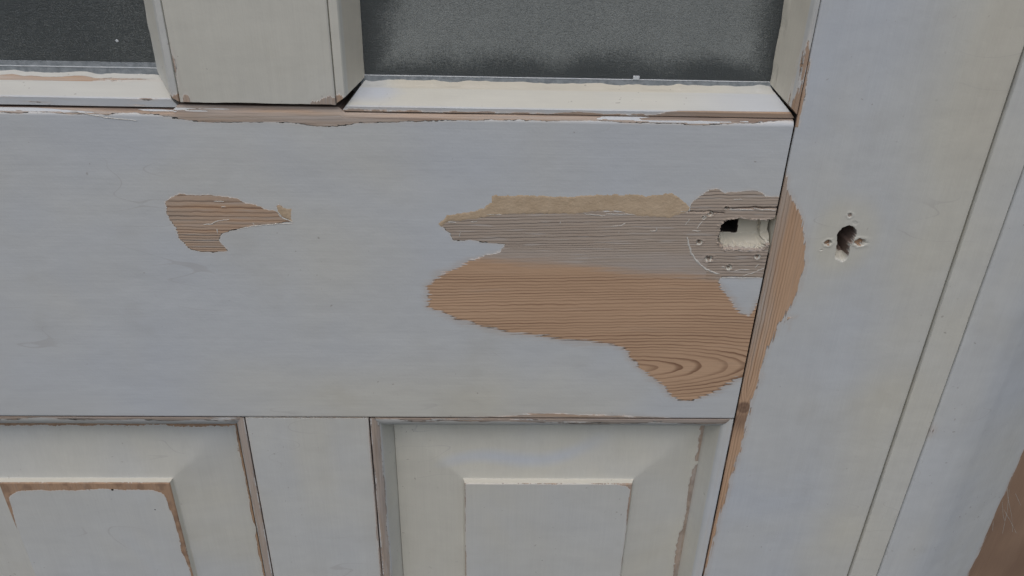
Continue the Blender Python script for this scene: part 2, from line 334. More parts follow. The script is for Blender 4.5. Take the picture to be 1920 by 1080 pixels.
def paint_attrs(X, Z, bare, feather=0., grey=0., grain=None, cream=.3, stain_shade=0., vertical=False, plain=0.):
    if grain is None:
        grain = ((X if vertical else Z)/1.9+.5*fbm(X, Z, *((.25, .01) if vertical else (.01, .25)), seed=5))
    full = lambda q: np.broadcast_to(np.asarray(q, float), X.shape)
    return dict(bare=full(bare), feather=full(feather), grey=full(grey), grain=full(grain), cream=full(cream), stain_shade=full(stain_shade), plain=full(plain))

# ------------------------------------------------------------------ the dark inside seen through the glass
def room():
    x0, x1, y0, y1, z0, z1 = -700, 480, 60, 700, -800, 700
    V = [(x, y, z) for x in (x0, x1) for y in (y0, y1) for z in (z0, z1)]
    F = [(0, 1, 5, 4), (2, 6, 7, 3), (0, 2, 3, 1), (4, 5, 7, 6), (1, 3, 7, 5), (0, 4, 6, 2)]
    F = [f for f in F if not all(V[k][1] == y0 for k in f)]
    o = link('interior', mesh_np('interior', V, F), M_ROOM); o['kind'] = 'structure'
room()

# ------------------------------------------------------------------ the door
door = empty('door', 'old white panelled wooden door with sanded bare patches and two glass panes', 'door')
ZT, ZB = 330.0, -420.0
THICK = 40.0

# ---- lock rail
def holes(X, Z, lst, seed):
    h = np.zeros(X.shape); lip = np.zeros(X.shape)
    for k, (hx, hz, r, dep) in enumerate(lst):
        dx, dz = X-hx, Z-hz
        d = np.hypot(dx*(.72 if k % 2 else .9), dz)+.95*(vnoise(X, Z, .75, seed=seed+k)-.5)
        h = np.maximum(h, dep*(1-sstep(r*.45, r*1.0, d)))
        lip = np.maximum(lip, .22*min(1, dep)*np.exp(-((d-r*1.2)/(.35*r))**2))
    return h-lip
def rail_cavity(X, Z):
    sd = sdist(X, Z, CAVITY)
    rag = sstep(36, 28, Z)*.75+sstep(125, 119, X)*1.5+.3
    return sd+(fbm(X, Z, .7, 1.1, seed=3, n=2)-.5)*2.0*rag*sstep(3.2, .6, sd)
def SPLIT_X(z): return 143.8+.12*(45-z)+2.6*sstep(33, 30, z)
def rail_depth(X, Z, Y):
    on = Y < 3
    h = np.zeros(X.shape)
    s = rail_cavity(X, Z)
    floor = 11.5+.5*(fbm(X, Z, .2, seed=8)-.5)
    wide = .8+4.6*sstep(37.5, 32.5, Z)*sstep(119, 124, X)             # the lower side is a slope, the others stand upright
    h = np.where(s > -.2, floor*np.clip((s+.2)/wide, 0, 1)**.8, 0)
    h = np.where((s > .8) & (X > SPLIT_X(Z)), h*.72, h)
    h = h+np.where((s > .8), 34*sstep(-.3, .4, sdist(X, Z, POCKET)), 0)
    # rim splinters
    h = h-.5*np.exp(-((s+.7)/.7)**2)*sstep(.35, .7, vnoise(X, Z, .8, 1.6, seed=12))
    h = np.where(s < 0, h+holes(X, Z, RAIL_SCREWS, 40), h)
    for ln, w, dep in ((CRACK_A, .55, 1.6), (CRACK_B, .5, 1.2)):
        d = ldist(X, Z+1.5*(fbm(X, X*0, .22, seed=6)-.5), ln)+.35*vnoise(X, Z, .3, seed=7)
        h = h+np.where(s < 0, dep*np.exp(-(d/w)**2), 0)
    # split line across the cavity's right end
    # slow unevenness of old planed and sanded wood
    h = h+.35*(fbm(X, Z, .012, .03, seed=21)-.5)
    edge = 150.0-X
    h = h+np.clip(1.2-edge, 0, 1.2)**2*.45
    return np.where(on, h, 0)
def top_line(x): return np.interp(x, [p[0] for p in RAIL_TOP], [p[1] for p in RAIL_TOP])-2.2*sstep(-178, -190, x)
def bot_line(x): return np.interp(x, [p[0] for p in RAIL_BOTTOM], [p[1] for p in RAIL_BOTTOM])
def rail_grain(X, Z):
    ax, az = ARCH
    d = 4.0+.19*(X-(ax-34)); d = np.where(d > 0, d, 0)+2.0*np.exp(-np.abs(d)/4)
    zz = Z-az-1.2*(fbm(X, Z, .012, .05, seed=31)-.5)-.03*(X-60)
    r = np.sqrt(zz**2*np.where(zz < 0, .8, 1)+d*d)
    rr = np.where(r < 12, r/2.9, 12/2.9+(r-12)/2.1+np.clip(r-60, 0, 60)*.075)
    g = rr+1.5*fbm(r, 0*r, .10, seed=33)+.6*(fbm(X, r, .02, .3, seed=35)-.5)
    # the small patch has its own rings, closing up downwards
    t = 52-Z
    gl = .27*t+.0085*np.clip(t, 0, 60)**2+.25*fbm(X, Z, .015, .2, seed=36)
    return np.where((X < -110) & (Z < 70), gl, g)
def rail_attrs(X, Z, Y):
    small = warped(X, Z, PATCH_SMALL, 1.2, .2); main = warped(X, Z, PATCH_MAIN, 1.9, .16); fs = sdist(X, Z, FILLER_SMALL)
    wav = 1.2*(fbm(X, Z, .08, .3, seed=51)-.5)
    top = np.where(Z > 80, Z-top_line(X)+wav*.8, -99)
    top = np.where(top > 1.0, np.maximum(1.0+(top-1.0)*.25-5.0*sstep(.63, .74, fbm(X, Z, .018, .45, seed=58)), -2), top)
    bot = np.where(Z < -60, bot_line(X)-Z-.5+wav*.5, -99)
    bare = np.maximum.reduce([small, main, fs, top, bot])
    s = rail_cavity(X, Z)
    inner = s > .35
    low = sstep(22, 8, Z+.10*(X-40))                  # freshly sanded lower part: warm and feathered
    fresh = np.where((X > -60) & (Z < 60), low, 0)
    feather = np.where(main > -6, .12+.88*fresh, .10)
    feather = np.where((X < -110), .25*sstep(20, 5, Z)+.1, feather)
    feather = np.where(Z < -80, .5, feather)
    grey = np.where((X > -60), 1-fresh, .50)
    grey = np.where(Z > 80, .72, grey); grey = np.where(Z < -85, .62, grey)
    grey = np.clip(grey+.25*(fbm(X, Z, .02, .1, seed=52)-.5), 0, 1)
    grain = rail_grain(X, Z)
    pale = sstep(6, 11, Z+.02*(X-60))*sstep(27, 20, Z+.02*(X-60))*(X < 115)*(X > -60)
    cream = .30+.5*sstep(-40, -85, Z)*sstep(-260, -120, X)*sstep(120, 20, X)
    cream = cream+.25*sstep(90, 40, np.hypot(X+120, Z-60))
    pk = (sdist(X, Z, POCKET) > -.75) & (s > .15)  # lock pocket: its shade is painted on, walls included
    bare = np.where(inner, -8, bare); cream = np.where(inner, 1.5, cream)
    bare = np.where(pk, 6, bare)
    bare = np.where((s > -.4) & ~inner, np.maximum(bare, 3), bare)
    split = np.exp(-((X-SPLIT_X(Z)-.9*(fbm(X, Z, .4, seed=55)-.5))/.22)**2)*(s > .3)
    bare = np.where(split > .5, 1.2, bare)
    plain = np.maximum(pale*.9, .8*(Z > 84)+.75*(Z < -86))
    plain = np.where((s > -.3) & (s < 1.2), 1, plain)
    stain_shade = .55*sstep(.48, .68, fbm(X, Z, .015, .7, seed=53))*(Z > 80)+.04*(Z > 85)+.8*split+1.0*pk
    for hx, hz, r, dep in RAIL_SCREWS:
        d = np.hypot(X-hx, Z-hz)
        bare = np.where((d < r*1.15) & (d > r*.55), -2, bare)
        cream = np.where(d < r*1.3, 1.0, cream)
        stain_shade = np.where(d < r*.4, .7, stain_shade)
    for ln in (CRACK_A, CRACK_B):
        stain_shade = np.maximum(stain_shade, .9*np.exp(-(ldist(X, Z-.15+1.5*(fbm(X, X*0, .22, seed=6)-.5), ln)/.42)**2)*sstep(.15, .5, vnoise(X, X*0, .2, seed=9)))
    gap_shade = (Y > 2.6) & (Z > 95)  # crevice under the beads, its shade painted into the colour
    bare = np.where(gap_shade, 4, bare); stain_shade = np.where(gap_shade, .9, np.minimum(stain_shade, np.where(pk | (split > .5), 1, .84)))
    return paint_attrs(X, Z, bare, feather, grey, grain, cream, np.clip(stain_shade, 0, 1), False, plain)
zf = lines((-96.6, -92, .7), (-92, -62, 1.1), (-62, 8, .9), (8, 24, .8), (24, 60, .42), (60, 92, 1.2), (92, 100.5, .8))
prof = [(-97.6, THICK), (-97.6, .9), (-97.3, .35)]
prof += [(z, 0.0) for z in zf]
prof += [(100.5+6.5*math.sin(t), 4.6*(1-math.cos(t))) for t in np.linspace(.08, math.pi/2, 14)]
prof += [(107.2, 12), (107.2, THICK)]
xs = lines((-412, -190, 1.6), (-190, -95, .9), (-95, -62, 1.6), (-62, 105, .9), (105, 149.7, .42))
def rail_shape(L, A, Y):
    k = .56+.44*sstep(-181, -177, L)*sstep(-90.5, -94, L)
    w = .5*(fbm(L, 0*L, .03, seed=57)-.5)
    return L, np.where(A > 100.51, 100.5+(A-100.5)*k+w*np.clip((A-100.5)/3, 0, 1), A), Y
rail = loft('lock_rail', 'x', tpar(xs), prof, straight(-412, 149.15), M_RAIL, door, rail_depth, rail_attrs, rail_shape)
rail['label'] = 'wide middle rail with bare sanded wood and a broken lock cut-out'

# ---- thin pieces lying on the rail
def slab(name, poly, y, h, mat, parent, seed, jag=.8, step=1.0, feather=.7):
    pts = []
    n = len(poly)
    for i in range(n):
        (x0, z0), (x1, z1) = poly[i], poly[(i+1) % n]
        k = max(1, int(math.hypot(x1-x0, z1-z0)/step))
        for j in range(k): pts.append((x0+(x1-x0)*j/k, z0+(z1-z0)*j/k))
    pts = np.array(pts)
    x, z = pts[:, 0], pts[:, 1]
    pts = pts+np.stack([(fbm(x, z, .5, seed=seed)-.5)*jag*1.6, (fbm(x, z, .5, seed=seed+9)-.5)*jag*1.6], -1)
    # fill: grid cells inside the outline, height from the distance to its edge
    x0, x1, z0, z1 = pts[:, 0].min()-1, pts[:, 0].max()+1, pts[:, 1].min()-1, pts[:, 1].max()+1
    gx = np.arange(x0, x1, .6); gz = np.arange(z0, z1, .6)
    X, Z = np.meshgrid(gx, gz, indexing='ij')
    s = sdist(X, Z, [tuple(p) for p in pts])
    s = s+1.1*(fbm(X, Z, .7, .9, seed=seed+2, n=2)-.5)
    Yv = y-h*(sstep(-.2, feather, s))*(1+1.1*(fbm(X, Z, .25, seed=seed+4)-.5))+.12*(s < -.3)
    V = np.stack([X, Yv, Z], -1).reshape(-1, 3)
    q = grid_quads(len(gx), len(gz))
    keep = (s.ravel()[q] > -.45).all(1)
    q = q[keep]
    used = np.unique(q); remap = -np.ones(len(V), int); remap[used] = np.arange(len(used))
    return link(name, mesh_np(name, V[used], remap[q], smooth=80), mat, parent)
fp = slab('filler_patch', FILLER_MAIN, .05, .20, M_FILL, rail, 60)
fp['label'] = 'long strip of smooth tan wood filler'
slab('filler_patch', FILLER_SMALL, .05, .20, M_FILL, rail, 66, .4)
def ribbon(name, pts, width, h, mat, parent, seed, y=0.0):
    P = []
    for (x0, z0), (x1, z1) in zip(pts[:-1], pts[1:]):
        k = max(2, int(math.hypot(x1-x0, z1-z0)/.7))
        P += [(x0+(x1-x0)*j/k, z0+(z1-z0)*j/k) for j in range(k)]
    P.append(pts[-1]); P = np.array(P)
    T = np.gradient(P, axis=0); T /= np.linalg.norm(T, axis=1)[:, None]+1e-9
    N = np.stack([-T[:, 1], T[:, 0]], -1)
    t = np.linspace(0, 1, len(P))
    w = width*(.35+.65*np.sqrt(np.clip(4*t*(1-t), 0, 1)))*(.55+.9*vnoise(P[:, 0], P[:, 1], .9, seed=seed))
    off = (vnoise(P[:, 0], P[:, 1], .7, seed=seed+5)-.5)*.5
    V = []
    for k, (u, hh) in enumerate(((-.5, -.15), (-.28, .8), (.05, 1.0), (.32, .7), (.5, -.15))):
        c = P+N*(u*w+off)[:, None]
        V.append(np.stack([c[:, 0], y-h*hh*(.6+.6*vnoise(c[:, 0], c[:, 1], 1.2, seed=seed+8)), c[:, 1]], -1))
    V = np.stack(V, 1).reshape(-1, 3)
    q = grid_quads(len(P), 5)
    return link(name, mesh_np(name, V, q, smooth=60), mat, parent)
ribbon('paint_lip', LIP_A, .5, .3, M_RESIDUE, rail, 75)
ribbon('scored_arc', ARC, 1.35, .28, M_RESIDUE, rail, 70)['label'] = 'curved pale score left by a round lock plate'
for k, s in enumerate(STREAKS):
    ribbon('paint_residue', s, .62, .22, M_RESIDUE, rail, 80+k)

# ---- right stile (also carries the sticking beside panel and pane)
def stile_depth(X, Z, Y):
    on = (Y < 1.5) & (X > 150.3)
    s = sdist(X, Z, KEYHOLE); s = s+.7*(fbm(X, Z, .6, seed=90, n=2)-.5)*np.exp(-(s/.6)**2)
    zl = min(p[1] for p in KEYHOLE)
    dep = np.where(Z < zl+4.6+.9*np.sin(X*2.1), 3.2+1.2*np.clip(Z-zl, 0, 9), 28.0)
    dep = dep-6.0*sstep(193.0, 197.0, X)*(dep > 20)
    h = np.where(s > -.2, dep*np.clip((s+.2)/np.where(dep > 12, 2.6, .9), 0, 1), 0)
    h = np.where(s < 0, holes(X, Z, KEY_SCREWS, 95), h)
    h = h+.4*(fbm(X, Z, .03, .012, seed=92)-.5)
    h = h+np.clip(1.4-(X-150.4), 0, 1.4)**2*.3+np.clip(X-258.5, 0, 3)**2*.12
    return np.where(on, h, 0)
def stile_grain(X, Z):
    kx, kz = KNOT
    u = X-150+1.6*(fbm(X, Z, .05, .006, seed=100)-.5)-.055*(Z-30)*sstep(0, 40, X-150)
    kd = np.hypot((X-kx)/1.0, (Z-kz)/2.4)
    u = u+3.2*np.exp(-(kd/5.0)**2)*np.sign(X-kx+.01)
    return u/1.75+1.5*fbm(u, 0*u, .12, seed=102)
def stile_attrs(X, Z, Y):
    side = X < 150.3                                        # the moulded edge
    main = warped(X, Z, STILE_PATCH, 2.0, .12); top = sdist(X, Z, STILE_TOP); sm = sdist(X, Z, STILE_SMEAR)-1.0
    fade = sstep(-120, -210, Z)*2.6                          # lower down only a thin brown line is left
    bare = np.maximum.reduce([main-fade*.35, top, sm])
    strip = (Z < -99) & side & (Y < 3.2)
    edge = 2.0-1.6*fbm(X*0, Z, .02, .02, seed=107)-.7
    bare = np.where(side, np.where(strip, edge, -9), bare)
    feather = np.where(main > -8, .62, .15); feather = np.where(Z < -95, .8, feather)
    grey = sstep(12, 1, X-150)*.7*(Z > -85)*sstep(-100, 0, Z)+.05
    grey = np.where(top > -3, .45, grey); grey = np.where(side, .8, grey)
    kx, kz = KNOT
    kd = np.hypot((X-kx)/4.2, (Z-kz)/4.6)+.35*(fbm(X, Z, .35, seed=104)-.5)
    stain_shade = np.maximum(np.exp(-(kd/1.05)**6)*(.80+.14*np.cos(kd*7)), .55*np.exp(-((Z-kz+11)/9)**2)*(X < 163))
    stain_shade = np.maximum(stain_shade, .15*sstep(0, 2, top))
    cream = .30+.62*sstep(205, 250, X)+.35*sstep(40, 110, Z)*sstep(185, 225, X)
    cream = cream+.45*sstep(26, 12, np.hypot(X-192, (Z-36)*.8))
    cream = np.where(side, .62, cream)
    s = sdist(X, Z, KEYHOLE)
    bare = np.where((s > -.2) & ~side & (Y < 1.5), np.where(Z < min(p[1] for p in KEYHOLE)+3.8, -3, 2.5), bare)
    stain_shade = np.where((s > .05) & ~side & (Z > min(p[1] for p in KEYHOLE)+3.8), .86, stain_shade)  # dark mortise wood, with the deep hole's shade painted in
    grey = np.where(s > -1, .9, grey)
    for k, (hx, hz, r, dep) in enumerate(KEY_SCREWS):
        d = np.hypot(X-hx, Z-hz)
        if dep > 2: bare = np.where(d < r, np.maximum(bare, (r-d)*.9), bare); stain_shade = np.maximum(stain_shade, .25*(d < r))
        elif dep > .5: stain_shade = np.maximum(stain_shade, .3*(d < r)); bare = np.where(d < r*.8, .5, bare); grey = np.where(d < r, .9, grey)
    plain = np.where(top > -4, .9, .75*sstep(6, 22, X-150)*sstep(60, 30, np.abs(Z-10))+.25)
    plain = np.where(Z < -75, .45, plain)
    plain = np.where(s > -.5, 1, plain)
    sidewall = (X < 150.5) & (Y > .6) & (Z > 24) & (Z < 48)
    bare = np.where(sidewall, -5, bare); cream = np.where(sidewall, 1.4, cream)
    gap_shade = (X < 150.5) & (Y > .7) & ~((Z > 24) & (Z < 48))  # shade of the open joint, painted on the stile's side face
    bare = np.where(gap_shade, 5, bare); stain_shade = np.where(gap_shade, 1.0, stain_shade)
    stain_shade = np.where((s < -.3) & ~gap_shade, np.minimum(stain_shade, .84), stain_shade)
    grain = np.where(s > -.6, .1, stile_grain(X, Z))
    return paint_attrs(X, Z, bare, feather, grey, grain, cream, np.clip(stain_shade, 0, 1), True, plain)
def sticking(joint, side, flip=False):
    """moulded edge from the face joint down to the panel groove: (x, y) points going outwards; side=+1 to the right"""
    pts = [(0.0, .5), (.35, 1.0), (.8, .35), (1.6, .30), (3.6, 1.0), (5.6, 2.0), (6.6, 3.0), (7.4, 4.6), (9.0, 9.0), (10.8, 13.5), (12.4, 17.0), (13.4, 19.0), (13.4, 24.0)]
    return [(joint+side*a, y) for a, y in pts]
xf = lines((150.8, 151.8, .35), (151.8, 178, .8), (178, 186.5, .5), (186.5, 201, .24), (201, 205.5, .4), (205.5, 256, 1.6), (256, 260.6, .6))
st_prof = [(150.4, THICK), (150.4, 1.0), (150.55, .2)]+[(x, 0.0) for x in xf]+[(261.0, .3), (261.2, 1.2), (261.2, THICK)]
zs = lines((ZB, -260, 4), (-260, 14, 1.0), (14, 24, .8), (24, 52, .28), (52, 56, .8), (56, 130, 1.0), (130, 175, 1.6), (175, ZT, 5))
stile = loft('stile', 'z', tpar(zs), st_prof, straight(ZB, ZT), M_POST, door, stile_depth, stile_attrs, None, 78)
stile['label'] = 'right upright of the door with keyhole and sanded edge'
# left stile, mostly out of view
zl_ = lines((ZB, ZT, 6))
def plain_attrs(cream, seed=0, vertical=True, bare=-9.):
    def f(X, Z, Y): return paint_attrs(X, Z, bare, .1, .5, None, cream+.3*(fbm(X, Z, .02, seed=seed)-.5), 0., vertical)
    return f
loft('stile', 'z', tpar(zl_), [(-412.6, THICK), (-412.6, 1), (-413, 0), (-523, 0), (-523.5, 1), (-523.5, THICK)][::-1], straight(ZB, ZT), M_POST, door, None, plain_attrs(.3, 3))

def edge_moulding(joint, side, z1, seed, bare_amt, crop=None):
    """vertical moulded edge beside a panel"""
    pr = sticking(joint, side)+[(joint, 24.0)]
    dense = []
    for (a0, y0), (a1, y1) in zip(pr[:-1], pr[1:]):
        k = max(1, int(math.hypot(a1-a0, y1-y0)/.8))
        dense += [(a0+(a1-a0)*j/k, y0+(y1-y0)*j/k) for j in range(k)]
    dense.append(pr[-1])
    def at(X, Z, Y):
        a = (X-joint)*side
        w = 1.3*(fbm(Z, a, .03, .2, seed=seed)-.5)
        b = np.minimum(a-.9+w, 6.4-a+w)*bare_amt[0]+bare_amt[1]
        b = np.where(Y > 4.5, -6, b)
        lowflake = np.where(Y > 16.5, -1.5+3*(fbm(Z, a, .05, .1, seed=seed+3)-.5)*2, -9)
        b = np.maximum(b, lowflake)
        quirk_shade = (a < .6)*(.55+.45*sstep(.25, .45, fbm(Z, a*0, .04, .3, seed=seed+6)))  # painted shade in the narrow groove along the joint
        b = np.where(a < .6, 3, b)
        return paint_attrs(X, Z, b, .25, .85, None, np.where(Y < 4.5, .4, .9), np.maximum(quirk_shade, .06+.12*sstep(.5, .7, fbm(Z, a, .04, .3, seed=seed+4))), True, .9)
    def shp(L, A, Y):
        # the upper end is scribed round under the rail moulding
        a = (A-joint)*side
        top = L > z1-.01
        L = np.where(top, L-.9*np.clip(a-5.5, 0, 9), L)
        wob = .25*(fbm(L, A*0+seed, .03, 1, seed=seed+7)-.5)
        return L, A+wob*side, Y
    zz = lines((ZB, -260, 5), (-260, z1, 1.1))
    return loft('edge_moulding', 'z', tpar(zz), dense, straight(ZB, z1), M_POST, door, None, at, shp)
edge_moulding(149.9, -1, -98.4, 110, (1.0, -3.4))
edge_moulding(-91.2, 1, -98.4, 120, (1.0, .1))
edge_moulding(-171.3, -1, -98.4, 130, (1.0, .3))
edge_moulding(-412.2, 1, -98.4, 140, (1.0, 0))

# ---- lower muntin between the two panels
mx = lines((-170.8, -165, .8), (-165, -97, 1.8), (-97, -91.9, .7))
def muntin_attrs(X, Z, Y):
    top = Z+98.6-1.2+1.6*(fbm(X, Z, .12, seed=151)-.5)
    b = np.where((X > -130) & (X < -96), top*.7-.4, -4)
    le = -169.8-X+1.6*(fbm(X, Z, .1, .02, seed=152)-.5)-.9
    ri = X+93.2+1.2*(fbm(X, Z, .1, .03, seed=153)-.5)-.7
    b = np.maximum.reduce([b, le, ri])
    return paint_attrs(X, Z, b, .3, .75, None, .70+.25*sstep(-150, -135, X)*sstep(-110, -125, X)*sstep(-220, -130, Z), 0, True, .9)
def soft(amp, seed):
    def f(X, Z, Y): return np.where(Y < 1.2, amp*(fbm(X, Z, .03, .012, seed=seed)-.5)+.10*sstep(.6, .8, vnoise(X, Z, .2, .03, seed=seed+1)), 0)
    return f
loft('muntin', 'z', tpar(lines((ZB, -260, 5), (-260, -110, 1.3), (-110, -98.3, .7))),
     [(-171.2, THICK), (-171.2, .7), (-171.0, .15)]+[(x, 0.0) for x in mx]+[(-91.6, .2), (-91.4, .8), (-91.4, THICK)],
     straight(ZB, -98.3), M_POST, door, soft(.3, 155), muntin_attrs)['label'] = 'lower upright between the two raised panels'

# ---- rounded moulding under the rail, above each panel
def rail_moulding(x0, x1, seed):
    zq = -98.0
    pr = [(zq+.0, 24), (zq+.0, .9), (zq-.5, .35)]
    pr += [(zq-.5-10.5*math.sin(t), .35+11*(1-math.cos(t))) for t in np.linspace(.12, math.pi/2, 16)]
    pr += [(zq-11.0, 24)]
    def shp(L, A, Y):
        e = np.minimum(L-x0, x1-L)
        k = np.sqrt(np.clip(1-(1-np.clip(e/9.0, 0, 1))**2, .02, 1))
        wob = .35*(fbm(L, 0*L, .02, seed=seed)-.5)
        return L, zq+(A-zq)*(.18+.82*k)+wob*(A < zq-.2), Y+(1-k)*1.2
    def at(X, Z, Y):
        t = np.clip((zq-Z)/8.0, 0, 1)
        f = fbm(X, Z*0, .012, seed=seed+2); f2 = fbm(X, Z, .05, .5, seed=seed+4)
        b = 2.0*(.40+.9*(f-.45)-t+.8*(f2-.5))*2.2
        q = Z > zq-.3  # groove below the rail, shade painted in as a dark line
        return paint_attrs(X, Z, np.where(q, 3, b), .25, .8, None, .5, np.where(q, .95, .14*sstep(.4, .7, f2)), False, .8)
    xs = np.concatenate([np.linspace(x0, x0+9, 14), lines((x0+9.7, x1-9.7, 1.2)), np.linspace(x1-9, x1, 14)])
    loft('rail_moulding', 'x', tpar(xs), pr, straight(x0, x1), M_RAIL, door, None, at, shp)
rail_moulding(-89.5, 148.6, 160)
rail_moulding(-410.5, -173.0, 170)

# ---- raised panels
def panel(x0, x1, zt, zb, fx0, fx1, fzt, seed, left):
    fzb = zb+(zt-fzt)
    gx = lines((x0, fx0-3, 1.1), (fx0-3, fx0+2, .35), (fx0+2, fx1-2, 1.2), (fx1-2, fx1+3, .35), (fx1+3, x1, .9))
    gz = lines((zb, fzb-3, 5), (fzb-3, fzb+2, .7), (fzb+2, -262, 5), (-262, fzt-2, 1.2), (fzt-2, fzt+4, .3), (fzt+4, zt, 1.0))
    X, Z = np.meshgrid(gx, gz, indexing='ij')
    wx = .35*(fbm(X, Z, .02, .05, seed=seed)-.5); wz = .35*(fbm(X, Z, .05, .02, seed=seed+1)-.5)
    d = np.minimum.reduce([(X-fx0)+wx, (fx1-X)+wx, (fzt-Z)+wz, (Z-fzb)])           # >0 on the field
    o_ = [np.clip(q, 0, 2) for q in ((fx0-X)/(fx0-x0), (X-fx1)/(x1-fx1), (Z-fzt)/(zt-fzt), (fzb-Z)/(zt-fzt))]
    out = (o_[0]**9+o_[1]**9+o_[2]**9+o_[3]**9)**(1/9)
    y = 10.6+7.2*np.clip(out, 0, 1)**1.05
    y = y-3.7*sstep(-1.7, .5, d)+.25*(np.clip(1.2-np.abs(d-.6), 0, 1.2))*0
    y = y+.25*(fbm(X, Z, .02, seed=seed+2)-.5)
    fl = -9+0*X
    if left:
        inner = sdist(X, Z, FIELD_LEFT_INNER)
        inner = np.where(Z < -256, d-1.2-1.6*fbm(X, Z, .05, seed=seed+15), inner)
        fl = np.where(d > -.3, np.minimum(-inner, d+.6), -9)
        e = (x1-X)
        fl = np.maximum(fl, 2.2-e*.9+3.5*(fbm(X, Z, .04, .06, seed=seed+5)-.62)*sstep(-100, -230, Z)-.8)
        tp = np.where(Z > -122, (Z+119.5)*.8+2.5*(fbm(X, Z, .06, .05, seed=seed+6)-.66), -9)
        fl = np.maximum(fl, tp)
    else:
        fl = np.where(d > -.3, np.minimum(sdist(X, Z, FIELD_RIGHT_CORNER), d+.6), -9)
        fl = np.maximum(fl, np.where(d > -.3, .35-d*.9+1.6*(fbm(X, Z, .06, .06, seed=seed+8)-.62), -9))
        pf = sdist(X, Z, PANEL_FLAKE)+3.0*(fbm(X, Z, .35, .3, seed=seed+5)-.5)-.4
        fl = np.maximum(fl, pf)
        fl = np.maximum(fl, np.where(Z > -150, .2-(x1-2.2-X)*.8+2.4*(fbm(X, Z, .25, .15, seed=seed+7)-.5), -9))
        y = y+np.where(pf > 0, .5*(fbm(X, Z, .6, .6, seed=seed+9)-.3), 0)
    grain = X/3.1+.8*fbm(X, Z, .1, .02, seed=seed+3)
    grain = np.floor(grain)+.15
    cream = (.70 if left else .95)+.35*(fbm(X, Z, .015, seed=seed+4)-.5)
    cream = np.where(np.abs(d+.55) < 1.0, 1.2, cream)
    if not left:
        sm = sstep(9, 0, np.abs((Z+141)-.22*(X-10)+7*np.sin(X*.05)))*sstep(-60, -30, X)*sstep(80, 30, X)
        cream = cream-.75*sm
        cream = np.where(d > .5, .72, cream)
    if left: cream = np.where(d > .5, .55, cream)
    pn = sdist(X, Z, PANEL_FLAKE)
    at = paint_attrs(X, Z, fl, .12, .12 if left else np.where(pn > -2, .75, .6), grain, cream, (.30 if left else .10)+.25*sstep(.45, .7, fbm(X, Z, .2, .2, seed=seed+12)), True, .9)
    nx, nz = X.shape
    V = np.stack([X, y, Z], -1).reshape(-1, 3)
    q = grid_quads(nx, nz)[:, :]
    # body behind: rim and back
    rim = [i*nz for i in range(nx)]+[(nx-1)*nz+j for j in range(1, nz)]+[i*nz+nz-1 for i in range(nx-2, -1, -1)]+[j for j in range(nz-2, 0, -1)]
    n0 = len(V); B = V[rim].copy(); B[:, 1] = 27.0
    V = np.vstack([V, B]); m = len(rim)
    side = [(rim[k], n0+k, n0+(k+1) % m, rim[(k+1) % m]) for k in range(m)]
    for k in at: at[k] = np.concatenate([np.asarray(at[k]).ravel(), np.asarray(at[k]).ravel()[rim]])
    me = mesh_np('raised_panel', V, np.vstack([q, np.array(side)]), [[n0+m-1-k for k in range(m)]], at, 40)
    return link('raised_panel', me, M_POST, door)
PT, PB = -113.0, -470.0
pl = panel(-398.5, -184.8, PT, ZB-30, -350.2, -234.0, -161.0, 200, True)
pl['label'] = 'raised panel with brown bare band round its field'
pr_ = panel(-77.8, 136.8, PT, ZB-30, -29.3, 89.1, -161.3, 220, False)
pr_['label'] = 'raised panel with flaking right edge'
def nail(x, y, z, r, parent):
    V = []; n = 10
    for rr, dy in ((r, .1), (r, -.12), (r*.6, -.2)):
        for k in range(n): V.append((x+rr*math.cos(k*2*math.pi/n), y+dy, z+rr*math.sin(k*2*math.pi/n)))
    q = [(a*n+k, a*n+(k+1) % n, (a+1)*n+(k+1) % n, (a+1)*n+k) for a in range(2) for k in range(n)]
    link('nail', mesh_np('nail', V, q, [[2*n+k for k in range(n)]]), M_NAIL, parent)
nail(DOTS[0][0], 6.9, DOTS[0][1], .85, pl); nail(DOTS[1][0], 6.9, DOTS[1][1], .45, pl)

# ---- upper mullion and the glazing beads
mux = lines((-174.6, -168, .8), (-168, -104, 1.8), (-104, -95.4, .7))
def mullion_attrs(X, Z, Y):
    foot = 1.9-(Z-108.6)-np.clip((-100-X)*.10, 0, 9)*1.0+2.2*(fbm(X, Z, .15, seed=251)-.5)
    foot2 = 6-np.hypot((X+97)*.62, (Z-108))+2.2*(fbm(X, Z, .25, seed=252)-.5)
    ch = 2.6-np.hypot((X+171.5)*1.3, (Z-109.5)*.7)+1.2*(fbm(X, Z, .2, seed=253)-.5)
    c2 = 1.5-np.hypot((X+174.2)*1.6, (Z-127)*.22)+.9*(fbm(X, Z, .4, seed=254)-.5)
    b = np.maximum.reduce([np.where(X > -108, foot, -9), foot2-1.0, ch, c2])
    return paint_attrs(X, Z, b, .3, .7, None, .92+.1*sstep(-130, -165, X), .1, True, .8)
def mullion_shape(L, A, Y):
    low = L < 108.7
    return np.where(low, L+.9*(fbm(A, A*0, .10, seed=256)-.5)-.0, L), A, Y
loft('mullion', 'z', tpar(lines((108.6, 120, .7), (120, 175, 1.5), (175, ZT, 5))),
     [(-175.2, THICK), (-175.2, .6), (-175.0, .1)]+[(x, -.2) for x in mux]+[(-94.9, .1), (-94.7, .7), (-94.7, THICK)],
     straight(108.6, ZT), M_POST, door, soft(.25, 258), mullion_attrs, mullion_shape)['label'] = 'cream upright between the two glass panes'

